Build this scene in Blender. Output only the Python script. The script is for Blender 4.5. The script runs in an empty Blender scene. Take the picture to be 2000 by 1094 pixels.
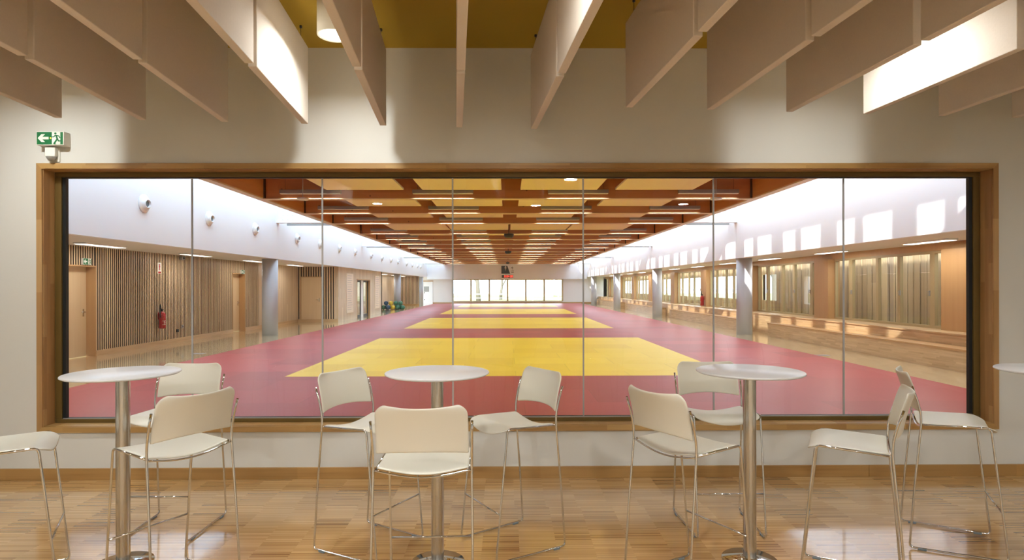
import bpy, math, random
from math import sin, cos, pi, radians as R
from mathutils import Vector
random.seed(7)
S = bpy.context.scene
COL = S.collection

# ------------------------------------------------------------------ camera, world, sun, exposure
F, HOR, CX, EYE = 1165.0, 560.5, 1000.0, 1.59
YAW, ROLL = math.atan(10/1165.0), R(0.113)
cd = bpy.data.cameras.new('camera'); cam = bpy.data.objects.new('camera', cd); COL.objects.link(cam)
cd.sensor_width = 36; cd.lens = F/2000*36; cd.shift_y = (HOR-547)/2000
cd.clip_start = 0.05; cd.clip_end = 500
cam.location = (0, 0, EYE)
cam.rotation_mode = 'XYZ'
from mathutils import Matrix
cam.matrix_world = Matrix.Translation((0, 0, EYE)) @ Matrix.Rotation(-YAW, 4, 'Z') @ Matrix.Rotation(R(90), 4, 'X') @ Matrix.Rotation(-ROLL, 4, 'Z')
S.camera = cam

w = bpy.data.worlds.new('world'); S.world = w; w.use_nodes = True
bg = w.node_tree.nodes['Background']
bg.inputs['Color'].default_value = (0.80, 0.90, 1.0, 1); bg.inputs['Strength'].default_value = 5.0

sd = bpy.data.lights.new('sun', 'SUN'); sun = bpy.data.objects.new('sun', sd); COL.objects.link(sun)
sd.energy = 9.0; sd.angle = R(0.55); sd.color = (1.0, 0.96, 0.9)
SUNV = Vector((1.0, 2.3, -1.61)).normalized()
sun.rotation_mode = 'QUATERNION'; sun.rotation_quaternion = SUNV.to_track_quat('-Z', 'Y')
sun.location = (-20, -30, 30)

def area(name, loc, sx, sy, power, color, rot=(0, 0, 0), shape='RECTANGLE', spread=pi):
    l = bpy.data.lights.new(name, 'AREA'); o = bpy.data.objects.new(name, l); COL.objects.link(o)
    l.shape = shape; l.size = sx; l.size_y = sy; l.energy = power; l.color = color; l.spread = spread
    o.location = loc; o.rotation_euler = rot
    return o
DAY = (0.62, 0.83, 1.0)
area('rooflight_daylight_left', (-6.75, 31.2, 5.75), 1.2, 51, 1300, DAY)
area('rooflight_daylight_right', (6.85, 31.2, 5.75), 1.2, 51, 1100, DAY)

S.view_settings.view_transform = 'Standard'; S.view_settings.look = 'None'
S.view_settings.gamma = 1.0; S.view_settings.use_curve_mapping = False
S.view_settings.exposure = 0.0

# ------------------------------------------------------------------ helpers
def px_ray(px, py):
    x, y = px-CX, py-HOR
    x, y = x*cos(ROLL)-y*sin(ROLL), x*sin(ROLL)+y*cos(ROLL)
    dx, dz = x/F, -y/F
    return Vector((dx*cos(YAW)+sin(YAW), -dx*sin(YAW)+cos(YAW), dz))
def on_y(px, py, Y):
    d = px_ray(px, py); return (d.x*Y/d.y, Y, EYE+d.z*Y/d.y)
def on_x(px, py, X):
    d = px_ray(px, py); return (X, d.y*X/d.x, EYE+d.z*X/d.x)

def lin(c):
    def f(v):
        v /= 255.0
        return v/12.92 if v <= 0.04045 else ((v+0.055)/1.055)**2.4
    return (f(c[0]), f(c[1]), f(c[2]), 1)

class NT:
    """small node graph helper"""
    def __init__(s, name):
        s.m = bpy.data.materials.new(name); s.m.use_nodes = True
        s.t = s.m.node_tree; s.t.nodes.clear()
        s.out = s.t.nodes.new('ShaderNodeOutputMaterial')
    def n(s, typ, **kw):
        nd = s.t.nodes.new('ShaderNode'+typ)
        for k, v in kw.items(): setattr(nd, k, v)
        return nd
    def l(s, a, b): s.t.links.new(a, b)
    def math(s, op, a, b=0.0):
        nd = s.n('Math', operation=op)
        for i, v in enumerate((a, b)):
            if isinstance(v, (int, float)): nd.inputs[i].default_value = v
            else: s.l(v, nd.inputs[i])
        return nd.outputs[0]
    def comb(s, x, y, z):
        nd = s.n('CombineXYZ')
        for i, v in enumerate((x, y, z)):
            if isinstance(v, (int, float)): nd.inputs[i].default_value = v
            else: s.l(v, nd.inputs[i])
        return nd.outputs[0]
    def xyz(s):
        tc = s.n('TexCoord'); sp = s.n('SeparateXYZ'); s.l(tc.outputs['Object'], sp.inputs[0])
        return sp.outputs[0], sp.outputs[1], sp.outputs[2], tc.outputs['Object']
    def noise(s, vec, scale, detail=3, rough=0.5):
        nd = s.n('TexNoise'); nd.inputs['Scale'].default_value = scale
        nd.inputs['Detail'].default_value = detail; nd.inputs['Roughness'].default_value = rough
        s.l(vec, nd.inputs['Vector']); return nd.outputs['Fac']
    def white(s, vec):
        nd = s.n('TexWhiteNoise', noise_dimensions='3D'); s.l(vec, nd.inputs['Vector']); return nd.outputs['Value']
    def ramp(s, fac, stops):
        nd = s.n('ValToRGB'); e = nd.color_ramp.elements
        while len(e) < len(stops): e.new(0.5)
        for i, (p, c) in enumerate(stops): e[i].position = p; e[i].color = lin(c)
        s.l(fac, nd.inputs[0]); return nd.outputs[0]
    def mix(s, fac, a, b, mode='MIX'):
        nd = s.n('MixRGB', blend_type=mode)
        for i, v in zip((0, 1, 2), (fac, a, b)):
            if isinstance(v, (int, float)): nd.inputs[i].default_value = v
            elif isinstance(v, tuple): nd.inputs[i].default_value = v
            else: s.l(v, nd.inputs[i])
        return nd.outputs[0]
    def bsdf(s, color, rough=0.5, metal=0.0, coat=0.0, spec=0.5, bump=None, bstr=0.2, bdist=0.002):
        b = s.n('BsdfPrincipled')
        if isinstance(color, tuple): b.inputs['Base Color'].default_value = color
        else: s.l(color, b.inputs['Base Color'])
        if isinstance(rough, (int, float)): b.inputs['Roughness'].default_value = rough
        else: s.l(rough, b.inputs['Roughness'])
        b.inputs['Metallic'].default_value = metal
        b.inputs['Coat Weight'].default_value = coat; b.inputs['Coat Roughness'].default_value = 0.08
        b.inputs['Specular IOR Level'].default_value = spec
        if bump is not None:
            bn = s.n('Bump'); bn.inputs['Strength'].default_value = bstr; bn.inputs['Distance'].default_value = bdist
            s.l(bump, bn.inputs['Height']); s.l(bn.outputs[0], b.inputs['Normal'])
        s.l(b.outputs[0], s.out.inputs[0]); return s.m

def plain(name, rgb, rough=0.6, metal=0.0, var=0.04, scale=6, coat=0.0, spec=0.5, bump=0.0):
    g = NT(name); x, y, z, o = g.xyz()
    nz = g.noise(o, scale, 4)
    c = lin(rgb); d = tuple(v*(1-var*2) for v in c[:3])+(1,)
    col = g.mix(nz, c, d)
    return g.bsdf(col, rough, metal, coat, spec, bump=nz if bump else None, bstr=bump)

def emit(name, rgb, st):
    g = NT(name); e = g.n('Emission'); e.inputs[0].default_value = lin(rgb); e.inputs[1].default_value = st
    g.l(e.outputs[0], g.out.inputs[0]); return g.m

def staves(name, along, across, cols, length=0.45, width=0.045, rough=0.4, grain=0.25, coat=0.0, depth=None):
    """finger-jointed timber: staves run 'along' an axis and stack 'across'"""
    g = NT(name); X = g.xyz(); ax = dict(x=X[0], y=X[1], z=X[2])
    row = g.math('FLOOR', g.math('DIVIDE', ax[across], width))
    off = g.math('MULTIPLY', g.white(g.comb(row, 3.3, 1.7)), length)
    seg = g.math('FLOOR', g.math('DIVIDE', g.math('ADD', ax[along], off), length))
    v = g.white(g.comb(row, seg, 0.5))
    col = g.ramp(v, [(i/(len(cols)-1), c) for i, c in enumerate(cols)])
    sc = dict(x=30, y=30, z=30); sc[along] = 1.5
    gv = g.comb(g.math('MULTIPLY', X[0], sc['x']), g.math('MULTIPLY', X[1], sc['y']), g.math('MULTIPLY', X[2], sc['z']))
    gn = g.noise(gv, 1.0, 3)
    dark = g.mix(1.0, col, (0.62, 0.54, 0.44, 1), 'MULTIPLY')
    fac = g.math('MULTIPLY', g.math('MAXIMUM', g.math('SUBTRACT', gn, 0.45), 0), grain*6)
    col = g.mix(fac, col, dark)
    return g.bsdf(col, rough, coat=coat)

def parquet(name, pale, mid, dark, rough=0.22):
    """industrial on-edge lamella parquet, staves along X"""
    g = NT(name); x, y, z, o = g.xyz()
    band = g.math('FLOOR', g.math('DIVIDE', y, 0.86))
    sh = g.math('MULTIPLY', g.white(g.comb(band, 4.4, 1.0)), 0.22)
    c = g.math('FLOOR', g.math('DIVIDE', g.math('ADD', x, sh), 0.228))
    cy_ = g.math('MULTIPLY', g.white(g.comb(c, 1.5, 8.0)), 0.30)
    blk = g.math('FLOOR', g.math('DIVIDE', g.math('ADD', y, cy_), 0.23))
    st = g.math('FLOOR', g.math('DIVIDE', y, 0.0089))
    v = g.white(g.comb(st, c, 0.5))
    p = g.white(g.comb(blk, c, 7.5))
    f = g.math('ADD', g.math('MULTIPLY', v, 0.66), g.math('MULTIPLY', p, 0.34))
    col = g.ramp(f, [(0.08, dark), (0.38, mid), (0.62, mid), (0.95, pale)])
    gv = g.comb(g.math('MULTIPLY', x, 5), g.math('MULTIPLY', y, 160), 0)
    gn = g.noise(gv, 1.0, 2)
    col = g.mix(g.math('MULTIPLY', gn, 0.22), col, lin(dark))
    rn = g.noise(o, 1.3, 3)
    return g.bsdf(col, g.math('ADD', g.math('MULTIPLY', rn, 0.12), rough-0.06), coat=1.0, bump=v, bstr=0.05, bdist=0.001)

def timber(name, c1, c2, along='x', knots=True, rough=0.5):
    g = NT(name); X = g.xyz(); sc = [14, 14, 14]; sc['xyz'.index(along)] = 0.7
    gv = g.comb(*[g.math('MULTIPLY', X[i], sc[i]) for i in range(3)])
    gn = g.noise(gv, 1.0, 4)
    col = g.mix(gn, lin(c1), lin(c2))
    if knots:
        vo = g.n('TexVoronoi'); vo.inputs['Scale'].default_value = 1.0
        kv = g.comb(*[g.math('MULTIPLY', X[i], 2.2) for i in range(3)])
        g.l(kv, vo.inputs['Vector'])
        k = g.math('LESS_THAN', vo.outputs['Distance'], 0.055)
        col = g.mix(g.math('MULTIPLY', k, 0.75), col, lin((70, 35, 15)))
    return g.bsdf(col, rough)

def matmat(name, base, alt, w=2.0, l=1.0, x0=0.0):
    g = NT(name); x, y, z, o = g.xyz()
    r = g.math('FLOOR', g.math('DIVIDE', y, l))
    c = g.math('FLOOR', g.math('DIVIDE', g.math('ADD', g.math('SUBTRACT', x, x0), g.math('MULTIPLY', r, 0.5*w)), w))
    v = g.white(g.comb(r, c, 0.5))
    fx = g.math('FRACT', g.math('DIVIDE', y, l))
    seam = g.math('LESS_THAN', fx, 0.012)
    gx = g.math('FRACT', g.math('DIVIDE', g.math('ADD', g.math('SUBTRACT', x, x0), g.math('MULTIPLY', r, 0.5*w)), w))
    seam2 = g.math('LESS_THAN', gx, 0.006)
    s = g.math('MAXIMUM', seam, seam2)
    col = g.mix(v, lin(base), lin(alt))
    col = g.mix(g.math('MULTIPLY', s, 0.35), col, tuple(q*0.4 for q in lin(base)[:3])+(1,))
    nz = g.noise(o, 90, 2)
    return g.bsdf(col, 0.38, spec=0.45, bump=nz, bstr=0.06)

def glass(name, tint=(1, 1, 1, 1), ior=1.5, rough=0.0, boost=1.0):
    g = NT(name)
    tr = g.n('BsdfTransparent'); tr.inputs[0].default_value = tint
    gl = g.n('BsdfGlossy'); gl.inputs['Roughness'].default_value = rough
    fr = g.n('Fresnel'); ge = g.n('NewGeometry')
    g.l(g.math('ADD', ior, g.math('MULTIPLY', ge.outputs['Backfacing'], 1/ior-ior)), fr.inputs[0])
    mx = g.n('MixShader'); g.l(g.math('MULTIPLY', fr.outputs[0], boost), mx.inputs[0])
    g.l(tr.outputs[0], mx.inputs[1]); g.l(gl.outputs[0], mx.inputs[2]); g.l(mx.outputs[0], g.out.inputs[0])
    return g.m

class MB:
    def __init__(s): s.v = []; s.f = []; s.mi = []; s.sm = []
    def add(s, vs, fs, m=0, smooth=False, M=None):
        b = len(s.v)
        for p in vs: s.v.append(tuple(M @ Vector(p)) if M is not None else tuple(p))
        for f in fs: s.f.append([b+i for i in f]); s.mi.append(m); s.sm.append(smooth)
        return s
    def box(s, x0, x1, y0, y1, z0, z1, m=0, M=None):
        if x0 > x1: x0, x1 = x1, x0
        if y0 > y1: y0, y1 = y1, y0
        vs = [(x, y, z) for z in (z0, z1) for y in (y0, y1) for x in (x0, x1)]
        return s.add(vs, [(0, 2, 3, 1), (4, 5, 7, 6), (0, 1, 5, 4), (2, 6, 7, 3), (0, 4, 6, 2), (1, 3, 7, 5)], m, False, M)
    def tube(s, path, r, m=0, n=10, cap=True, closed=False):
        P = [Vector(p) for p in path]; N = len(P); rings = []
        up = None
        for i, p in enumerate(P):
            if i == 0: t = P[1]-P[0]
            elif i == N-1: t = P[-1]-P[-2]
            else: t = (P[i+1]-P[i]).normalized()+(P[i]-P[i-1]).normalized()
            t.normalize()
            if up is None:
                a = Vector((0, 0, 1)) if abs(t.z) < 0.9 else Vector((1, 0, 0))
                up = t.cross(a).normalized()
            else: up = (up - t*up.dot(t)).normalized()
            bi = t.cross(up); rr = r[i] if isinstance(r, (list, tuple)) else r
            rings.append([p+(up*cos(2*pi*k/n)+bi*sin(2*pi*k/n))*rr for k in range(n)])
        vs = [q for g in rings for q in g]; fs = []
        for i in range(N-1):
            for k in range(n):
                a, b = i*n+k, i*n+(k+1) % n
                fs.append((a, b, b+n, a+n))
        s.add(vs, fs, m, True)
        if cap:
            s.add(rings[0], [tuple(range(n))[::-1]], m); s.add(rings[-1], [tuple(range(n))], m)
        return s
    def lathe(s, prof, c=(0, 0, 0), axis='z', m=0, n=32, smooth=True):
        vs = []; fs = []
        for (r, h) in prof:
            for k in range(n):
                a = 2*pi*k/n; u, v = r*cos(a), r*sin(a)
                p = {'z': (u, v, h), 'x': (h, u, v), 'y': (u, h, v)}[axis]
                vs.append((p[0]+c[0], p[1]+c[1], p[2]+c[2]))
        for i in range(len(prof)-1):
            for k in range(n):
                a, b = i*n+k, i*n+(k+1) % n
                fs.append((a, b, b+n, a+n))
        return s.add(vs, fs, m, smooth)
    def prism(s, pts, y0, y1, m=0, plane='xz'):
        n = len(pts)
        if plane == 'xz': vs = [(p[0], y0, p[1]) for p in pts]+[(p[0], y1, p[1]) for p in pts]
        elif plane == 'yz': vs = [(y0, p[0], p[1]) for p in pts]+[(y1, p[0], p[1]) for p in pts]
        else: vs = [(p[0], p[1], y0) for p in pts]+[(p[0], p[1], y1) for p in pts]
        fs = [tuple(range(n)), tuple(range(n, 2*n))[::-1]]+[(i, i+n, (i+1) % n+n, (i+1) % n) for i in range(n)]
        return s.add(vs, fs, m)
    def build(s, name, mats, parent=None, bevel=0.0, seg=2):
        me = bpy.data.meshes.new(name); me.from_pydata(s.v, [], s.f)
        if not isinstance(mats, (list, tuple)): mats = [mats]
        for k in mats: me.materials.append(k)
        for i, p in enumerate(me.polygons): p.material_index = s.mi[i]; p.use_smooth = s.sm[i]
        me.validate(); me.update()
        import bmesh
        bm = bmesh.new(); bm.from_mesh(me); bmesh.ops.remove_doubles(bm, verts=bm.verts, dist=1e-6) if not bevel else None
        bmesh.ops.recalc_face_normals(bm, faces=bm.faces); bm.to_mesh(me); bm.free()
        o = bpy.data.objects.new(name, me); COL.objects.link(o)
        if parent: o.parent = parent
        if bevel:
            md = o.modifiers.new('bevel', 'BEVEL'); md.width = bevel; md.segments = seg; md.limit_method = 'ANGLE'
        return o

def empty(name, loc, rz=0.0):
    o = bpy.data.objects.new(name, None); COL.objects.link(o); o.location = loc; o.rotation_euler = (0, 0, rz)
    o.empty_display_size = 0.1; return o
def tag(o, label=None, cat=None, group=None, kind=None):
    if label: o['label'] = label
    if cat: o['category'] = cat
    if group: o['group'] = group
    if kind: o['kind'] = kind
    return o
def struct(o): o['kind'] = 'structure'; return o
def copy_tree(o, parent=None):
    c = o.copy(); COL.objects.link(c)
    if parent: c.parent = parent
    for ch in KIDS.get(o.name, [])or list(o.children): copy_tree(ch, c)
    return c
KIDS = {}
ORD = ['first', 'second', 'third', 'fourth', 'fifth', 'sixth', 'seventh', 'eighth', 'ninth', 'tenth', 'eleventh',
       'twelfth', 'thirteenth', 'fourteenth', 'fifteenth', 'sixteenth', 'seventeenth', 'eighteenth', 'nineteenth', 'twentieth']

# ------------------------------------------------------------------ materials
M = {}
M['wall'] = plain('cream wall paint', (219, 219, 213), 0.75, var=0.02, scale=2)
M['hallwhite'] = plain('white plaster', (238, 241, 246), 0.7, var=0.01, scale=1)
M['softwhite'] = plain('pale wall paint', (226, 224, 222), 0.7, var=0.02)
M['ochre'] = plain('ochre ceiling paint', (176, 146, 42), 0.8, var=0.03, scale=2)
M['baffle'] = plain('white felt', (226, 217, 205), 0.9, var=0.04, scale=90, spec=0.15, bump=0.3)
M['floor'] = parquet('cafe oak parquet', (226, 190, 136), (198, 160, 108), (142, 104, 62))
M['hallfloor'] = parquet('hall oak parquet', (226, 206, 166), (212, 190, 148), (190, 164, 122), rough=0.17)
M['beech_h'] = staves('beech staves horizontal', 'x', 'z', [(160, 124, 72), (182, 146, 90), (170, 132, 80), (194, 160, 104)], 0.5, 0.04)
M['beech_v'] = staves('beech staves upright', 'z', 'y', [(166, 128, 80), (182, 142, 92), (158, 118, 72), (192, 156, 106)], 0.6, 0.04)
M['beech_y'] = staves('beech staves along the hall', 'y', 'z', [(196, 164, 120), (212, 182, 138), (202, 170, 126), (220, 192, 148)], 0.45, 0.035)
M['base'] = staves('oak skirting', 'x', 'z', [(172, 134, 80), (182, 142, 86), (168, 130, 78)], 1.2, 0.2)
M['basey'] = staves('oak skirting hall', 'y', 'z', [(204, 172, 128), (210, 178, 132), (198, 166, 120)], 1.6, 0.2)
M['bronze'] = plain('bronze anodised aluminium', (112, 90, 44), 0.45, metal=0.3, var=0.03)
M['gasket'] = plain('black rubber', (22, 26, 28), 0.5)
M['bead'] = plain('grey glazing bead', (176, 178, 176), 0.35, metal=0.4)
M['joint'] = plain('grey silicone joint', (172, 173, 173), 0.35)
M['glass'] = glass('clear glass', boost=1.2)
M['winglass'] = glass('window glass', tint=(0.95, 0.98, 0.97, 1), boost=0.8)
M['shell'] = plain('ivory plastic', (222, 219, 205), 0.38, var=0.01, scale=3)
M['chrome'] = plain('polished chrome', (214, 216, 218), 0.07, metal=1.0, var=0.01)
M['steel'] = plain('brushed steel', (205, 203, 198), 0.2, metal=1.0, var=0.05, scale=20)
M['glide'] = plain('grey plastic glide', (120, 132, 140), 0.4)
M['top'] = plain('white laminate', (226, 228, 230), 0.24, var=0.01)
M['edge'] = plain('grey table edge', (150, 148, 142), 0.4)
M['slat'] = staves('pale timber slats', 'z', 'y', [(216, 190, 152), (228, 202, 164), (206, 178, 138), (232, 210, 172)], 3.0, 0.066)
M['slatx'] = staves('pale timber slats facing', 'z', 'x', [(216, 190, 152), (228, 202, 164), (206, 178, 138)], 3.0, 0.15)
M['slatside'] = plain('slat sides with gap shade in colour', (104, 84, 66), 0.8)  # shade of the gaps is put into the colour of the slat sides
M['slatback'] = plain('dark felt behind slats', (64, 50, 40), 0.9)
M['plank'] = staves('pale plank wall', 'z', 'y', [(206, 186, 158), (216, 196, 168), (196, 174, 144), (222, 204, 176)], 3.0, 0.11)
M['door'] = timber('maple door', (228, 204, 164), (216, 188, 146), 'z', False, 0.4)
M['frame'] = timber('beech door frame', (198, 158, 108), (186, 144, 94), 'z', False, 0.45)
M['glulam'] = timber('glulam spruce', (210, 146, 94), (190, 120, 72), 'x')
M['glulam_y'] = timber('glulam spruce edge', (214, 150, 96), (194, 124, 74), 'y')
M['deck'] = staves('timber roof deck', 'y', 'x', [(176, 116, 60), (190, 128, 68), (166, 106, 54)], 3.0, 0.14)
M['acoustic'] = plain('cream acoustic board', (247, 234, 214), 0.8, var=0.02)
M['red'] = matmat('red tatami vinyl', (166, 58, 62), (148, 48, 53), 2, 1, -6.78)
M['yellow'] = matmat('yellow tatami vinyl', (236, 210, 52), (224, 194, 40), 2, 1, -3.85)
M['column'] = plain('grey painted steel', (190, 194, 202), 0.5, var=0.02)
M['white'] = plain('white enamel', (236, 238, 240), 0.4, var=0.01)
M['lampbody'] = plain('white lamp housing', (226, 222, 206), 0.5, var=0.01)
M['grille'] = plain('grey aluminium', (168, 164, 164), 0.35, metal=0.5)
M['dark'] = plain('black steel', (34, 32, 32), 0.5)
M['plate'] = plain('dark connector steel', (74, 54, 40), 0.5, metal=0.4)
M['holes'] = plain('dull nozzle throat', (126, 148, 158), 0.6)
M['red_ext'] = plain('red enamel', (176, 24, 28), 0.3)
M['green'] = plain('sign green', (22, 110, 62), 0.4, var=0.01)
M['signwhite'] = plain('sign white', (236, 238, 230), 0.45, var=0.01)
M['amber'] = emit('amber led', (255, 200, 60), 2.5)
M['led'] = emit('red led digits', (255, 70, 50), 4.0)
M['lamp_emit'] = emit('lamp diffuser', (255, 246, 226), 9.0)
M['lum_emit'] = emit('soffit lamp diffuser', (255, 246, 230), 4.0)
M['olive'] = plain('olive window frame', (182, 164, 122), 0.45, var=0.02)
M['board'] = staves('weathered larch boards', 'z', 'y', [(206, 184, 146), (188, 164, 128), (216, 194, 152), (176, 156, 132)], 4.0, 0.24, grain=0.2, rough=0.8)
M['grass'] = plain('dry winter grass', (150, 158, 104), 0.95, var=0.2, scale=0.6)
M['bark'] = plain('grey bark', (120, 112, 100), 0.9, var=0.15, scale=8)
M['render'] = plain('pale house render', (220, 212, 200), 0.9)
M['slate'] = plain('grey slate', (110, 112, 120), 0.8)
M['shade'] = plain('dull window pane', (150, 156, 162), 0.3)
M['skin'] = plain('pale grey face tone', (196, 180, 170), 0.6)
M['suit'] = plain('charcoal print', (44, 42, 46), 0.6)
M['ink'] = plain('black ink', (30, 28, 30), 0.6)
M['blue'] = plain('blue rubber', (30, 84, 130), 0.4)
M['ballgreen'] = plain('green rubber', (36, 110, 84), 0.4)
M['ballyellow'] = plain('yellow rubber', (222, 190, 50), 0.4)

# ------------------------------------------------------------------ cafe shell
WY = 4.97                      # face of the cafe wall
WT = 0.25
X0, _, ZT = on_y(70, 318, WY-0.02); X1 = on_y(1951, 317, WY-0.02)[0]
ZT = 2.618; ZB = 0.392
CEIL = 3.58
XL, XR, YB = -6.6, 6.8, -4.6
TW = 0.045                     # architrave width
IX0, IX1, IZ0, IZ1 = X0+TW, X1-TW, ZB+TW+0.002, ZT-TW
struct(MB().box(XL, XR, YB, WY+WT, -0.12, 0.0).build('floor', M['floor']))
struct(MB().box(XL-.2, XR+.2, YB-.2, WY+WT, CEIL, CEIL+0.15).build('ceiling', M['ochre']))
wb = MB()
wb.box(-11.3, IX0, WY, WY+WT, 0, 6.2); wb.box(IX1, 11.3, WY, WY+WT, 0, 6.2)
wb.box(IX0, IX1, WY, WY+WT, 0, IZ0); wb.box(IX0, IX1, WY, WY+WT, IZ1, 6.2)
struct(wb.build('wall_front', M['wall']))
struct(MB().box(XL-.2, XL, YB, WY, 0, CEIL).build('wall_left', M['wall']))
struct(MB().box(XR, XR+.2, YB, WY, 0, CEIL).build('wall_right', M['wall']))
struct(MB().box(XL-.2, XR+.2, YB-.2, YB, 0, CEIL).build('wall_back', M['wall']))
bb = MB()
bb.box(XL, 3.02, WY-.016, WY, 0, .096); bb.box(3.022, XR, WY-.016, WY, 0, .096)
o = bb.build('baseboard_front', M['base'], bevel=.002); struct(o)

# beech lining of the opening: mitred architrave + reveal
tr = MB()
yf = WY-0.018
def mitre(a, b, c, d, m): tr.add([(p[0], yf, p[1]) for p in (a, b, c, d)]+[(p[0], WY, p[1]) for p in (a, b, c, d)],
    [(0, 1, 2, 3), (4, 7, 6, 5), (0, 4, 5, 1), (1, 5, 6, 2), (2, 6, 7, 3), (3, 7, 4, 0)], m)
ia, ib, ic, idd = (IX0, IZ0), (IX1, IZ0), (IX1, IZ1), (IX0, IZ1)
oa, ob, oc, od = (X0, ZB), (X1, ZB), (X1, ZT), (X0, ZT)
mitre(oa, ob, ib, ia, 0); mitre(od, idd, ic, oc, 0); mitre(oa, ia, idd, od, 1); mitre(ob, oc, ic, ib, 1)
RD = 0.12                      # reveal depth
rv = 0.004
tr.box(IX0, IX1, WY, WY+RD, IZ1-rv, IZ1, 0); tr.box(IX0, IX1, WY, WY+RD+.05, IZ0, IZ0+rv, 0)
tr.box(IX0, IX0+rv, WY, WY+RD, IZ0+rv, IZ1-rv, 1); tr.box(IX1-rv, IX1, WY, WY+RD, IZ0+rv, IZ1-rv, 1)
struct(tr.build('trim_1', [M['beech_h'], M['beech_v']]))

# interior glazed window
win = empty('window_1', ((X0+X1)/2, WY+RD, IZ0)); struct(win)
gy = WY+RD+.028
ax0, ax1, az0, az1 = IX0+rv, IX1-rv, IZ0+rv, IZ1-rv
GX0 = on_y(131, 600, gy)[0]; GX1 = on_y(1890.5, 600, gy)[0]
GZ1 = on_y(1000, 349, gy)[2]; GZ0 = on_y(1000, 811, gy)[2]
def ring(b, a0, a1, c0, c1, o0, o1, p0, p1, y0, y1, m=0):
    b.box(a0, a1, y0, y1, c0, p0, m); b.box(a0, a1, y0, y1, p1, c1, m)
    b.box(a0, o0, y0, y1, p0, p1, m); b.box(o1, a1, y0, y1, p0, p1, m)
fb = MB(); g1 = 0.022
ring(fb, ax0, ax1, az0, az1, GX0-g1-.006, GX1+g1+.006, GZ0-.014, GZ1+.01, WY+RD, WY+RD+.075)
fr = fb.build('window_frame', M['bronze'], bevel=.003)
gk = MB(); ring(gk, GX0-g1-.006, GX1+g1+.006, GZ0-.014, GZ1+.01, GX0, GX1, GZ0-.006, GZ1+.003, gy-.012, gy+.02)
gk = gk.build('gasket', M['gasket'])
bd = MB().box(GX0-g1, GX1+g1, gy-.02, gy-.012, GZ0-.014, GZ0-.007).build('glazing_bead', M['bead'])
jx = [on_y(p, 600, gy)[0] for p in (375.7, 630, 884.5, 1139.3, 1393.6, 1647.6)]
edges = [GX0]+jx+[GX1]
kids = [fr, gk, bd]
for i in range(7):
    a = edges[i]+(.007 if i else 0); b = edges[i+1]-(.007 if i < 6 else 0)
    kids.append(MB().add([(a, gy, GZ0-.006), (b, gy, GZ0-.006), (b, gy, GZ1+.003), (a, gy, GZ1+.003)], [(0, 1, 2, 3)]).build('pane', M['glass']))
for x in jx: kids.append(MB().box(x-.0065, x+.0065, gy-.005, gy+.005, GZ0-.006, GZ1+.003).build('pane_joint', M['joint']))
bpy.context.view_layer.update()
for k in kids: k.parent = win; k.matrix_parent_inverse = win.matrix_world.inverted()

# ------------------------------------------------------------------ acoustic baffles
AL = R(4.95)
bu, bv = Vector((cos(AL), sin(AL), 0)), Vector((-sin(AL), cos(AL), 0))
BZ0, BH, BT, BL, BG = 2.865, .60, .05, 1.215, .05
def baffle_mesh():
    b = MB().box(-BT/2, BT/2, -BL, 0, 0, BH)
    return b
proto = None; protow = None
def baffle(x, y, label, grp='acoustic baffles under the cafe ceiling'):
    global proto, protow
    if proto is None:
        o = baffle_mesh().build('ceiling_baffle', M['baffle'], bevel=.004)
        proto = o
        protow = []
        for yy in (-.12, -BL+.12):
            protow.append(MB().lathe([(.001, 0), (.008, .002), (.008, .02), (.0018, .026), (.0018, CEIL-BZ0-BH-.02), (.010, CEIL-BZ0-BH-.018), (.010, CEIL-BZ0-BH-.001)], n=10).build('suspension_wire', M['dark'], o))
            protow[-1].location = (0, yy, BH)
    else:
        o = proto.copy(); COL.objects.link(o)
        for q in protow: c = q.copy(); COL.objects.link(c); c.parent = o
    o.location = (x, y, BZ0); o.rotation_euler = (0, 0, AL)
    tag(o, label, 'baffle', grp); return o
starts1 = Vector((-.377, 4.77, 0)); starts2 = Vector((.872, 4.24, 0))
rows = ['at the window end of', 'second from the window in', 'third from the window in']
l1 = ['the first line right of centre', 'the centre line', 'the first line left of centre', 'the second line left of centre', 'the third line left of centre',
      'the fourth line left of centre', 'the fifth line left of centre', 'the sixth line left of centre']
l2 = ['the second line right of centre', 'the third line right of centre', 'the fourth line right of centre', 'the fifth line right of centre',
      'the sixth line right of centre', 'the seventh line right of centre', 'the eighth line right of centre']
for st_, off_, names_ in ((starts1, 1, l1), (starts2, 0, l2)):
    for i, nm in enumerate(names_):
        for r in range(3):
            p = st_+bu*(.6*(off_-i) if off_ else .6*i)-bv*((BL+BG)*r)
            baffle(p.x, p.y, 'white ceiling baffle %s %s' % (rows[r], nm))

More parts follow.
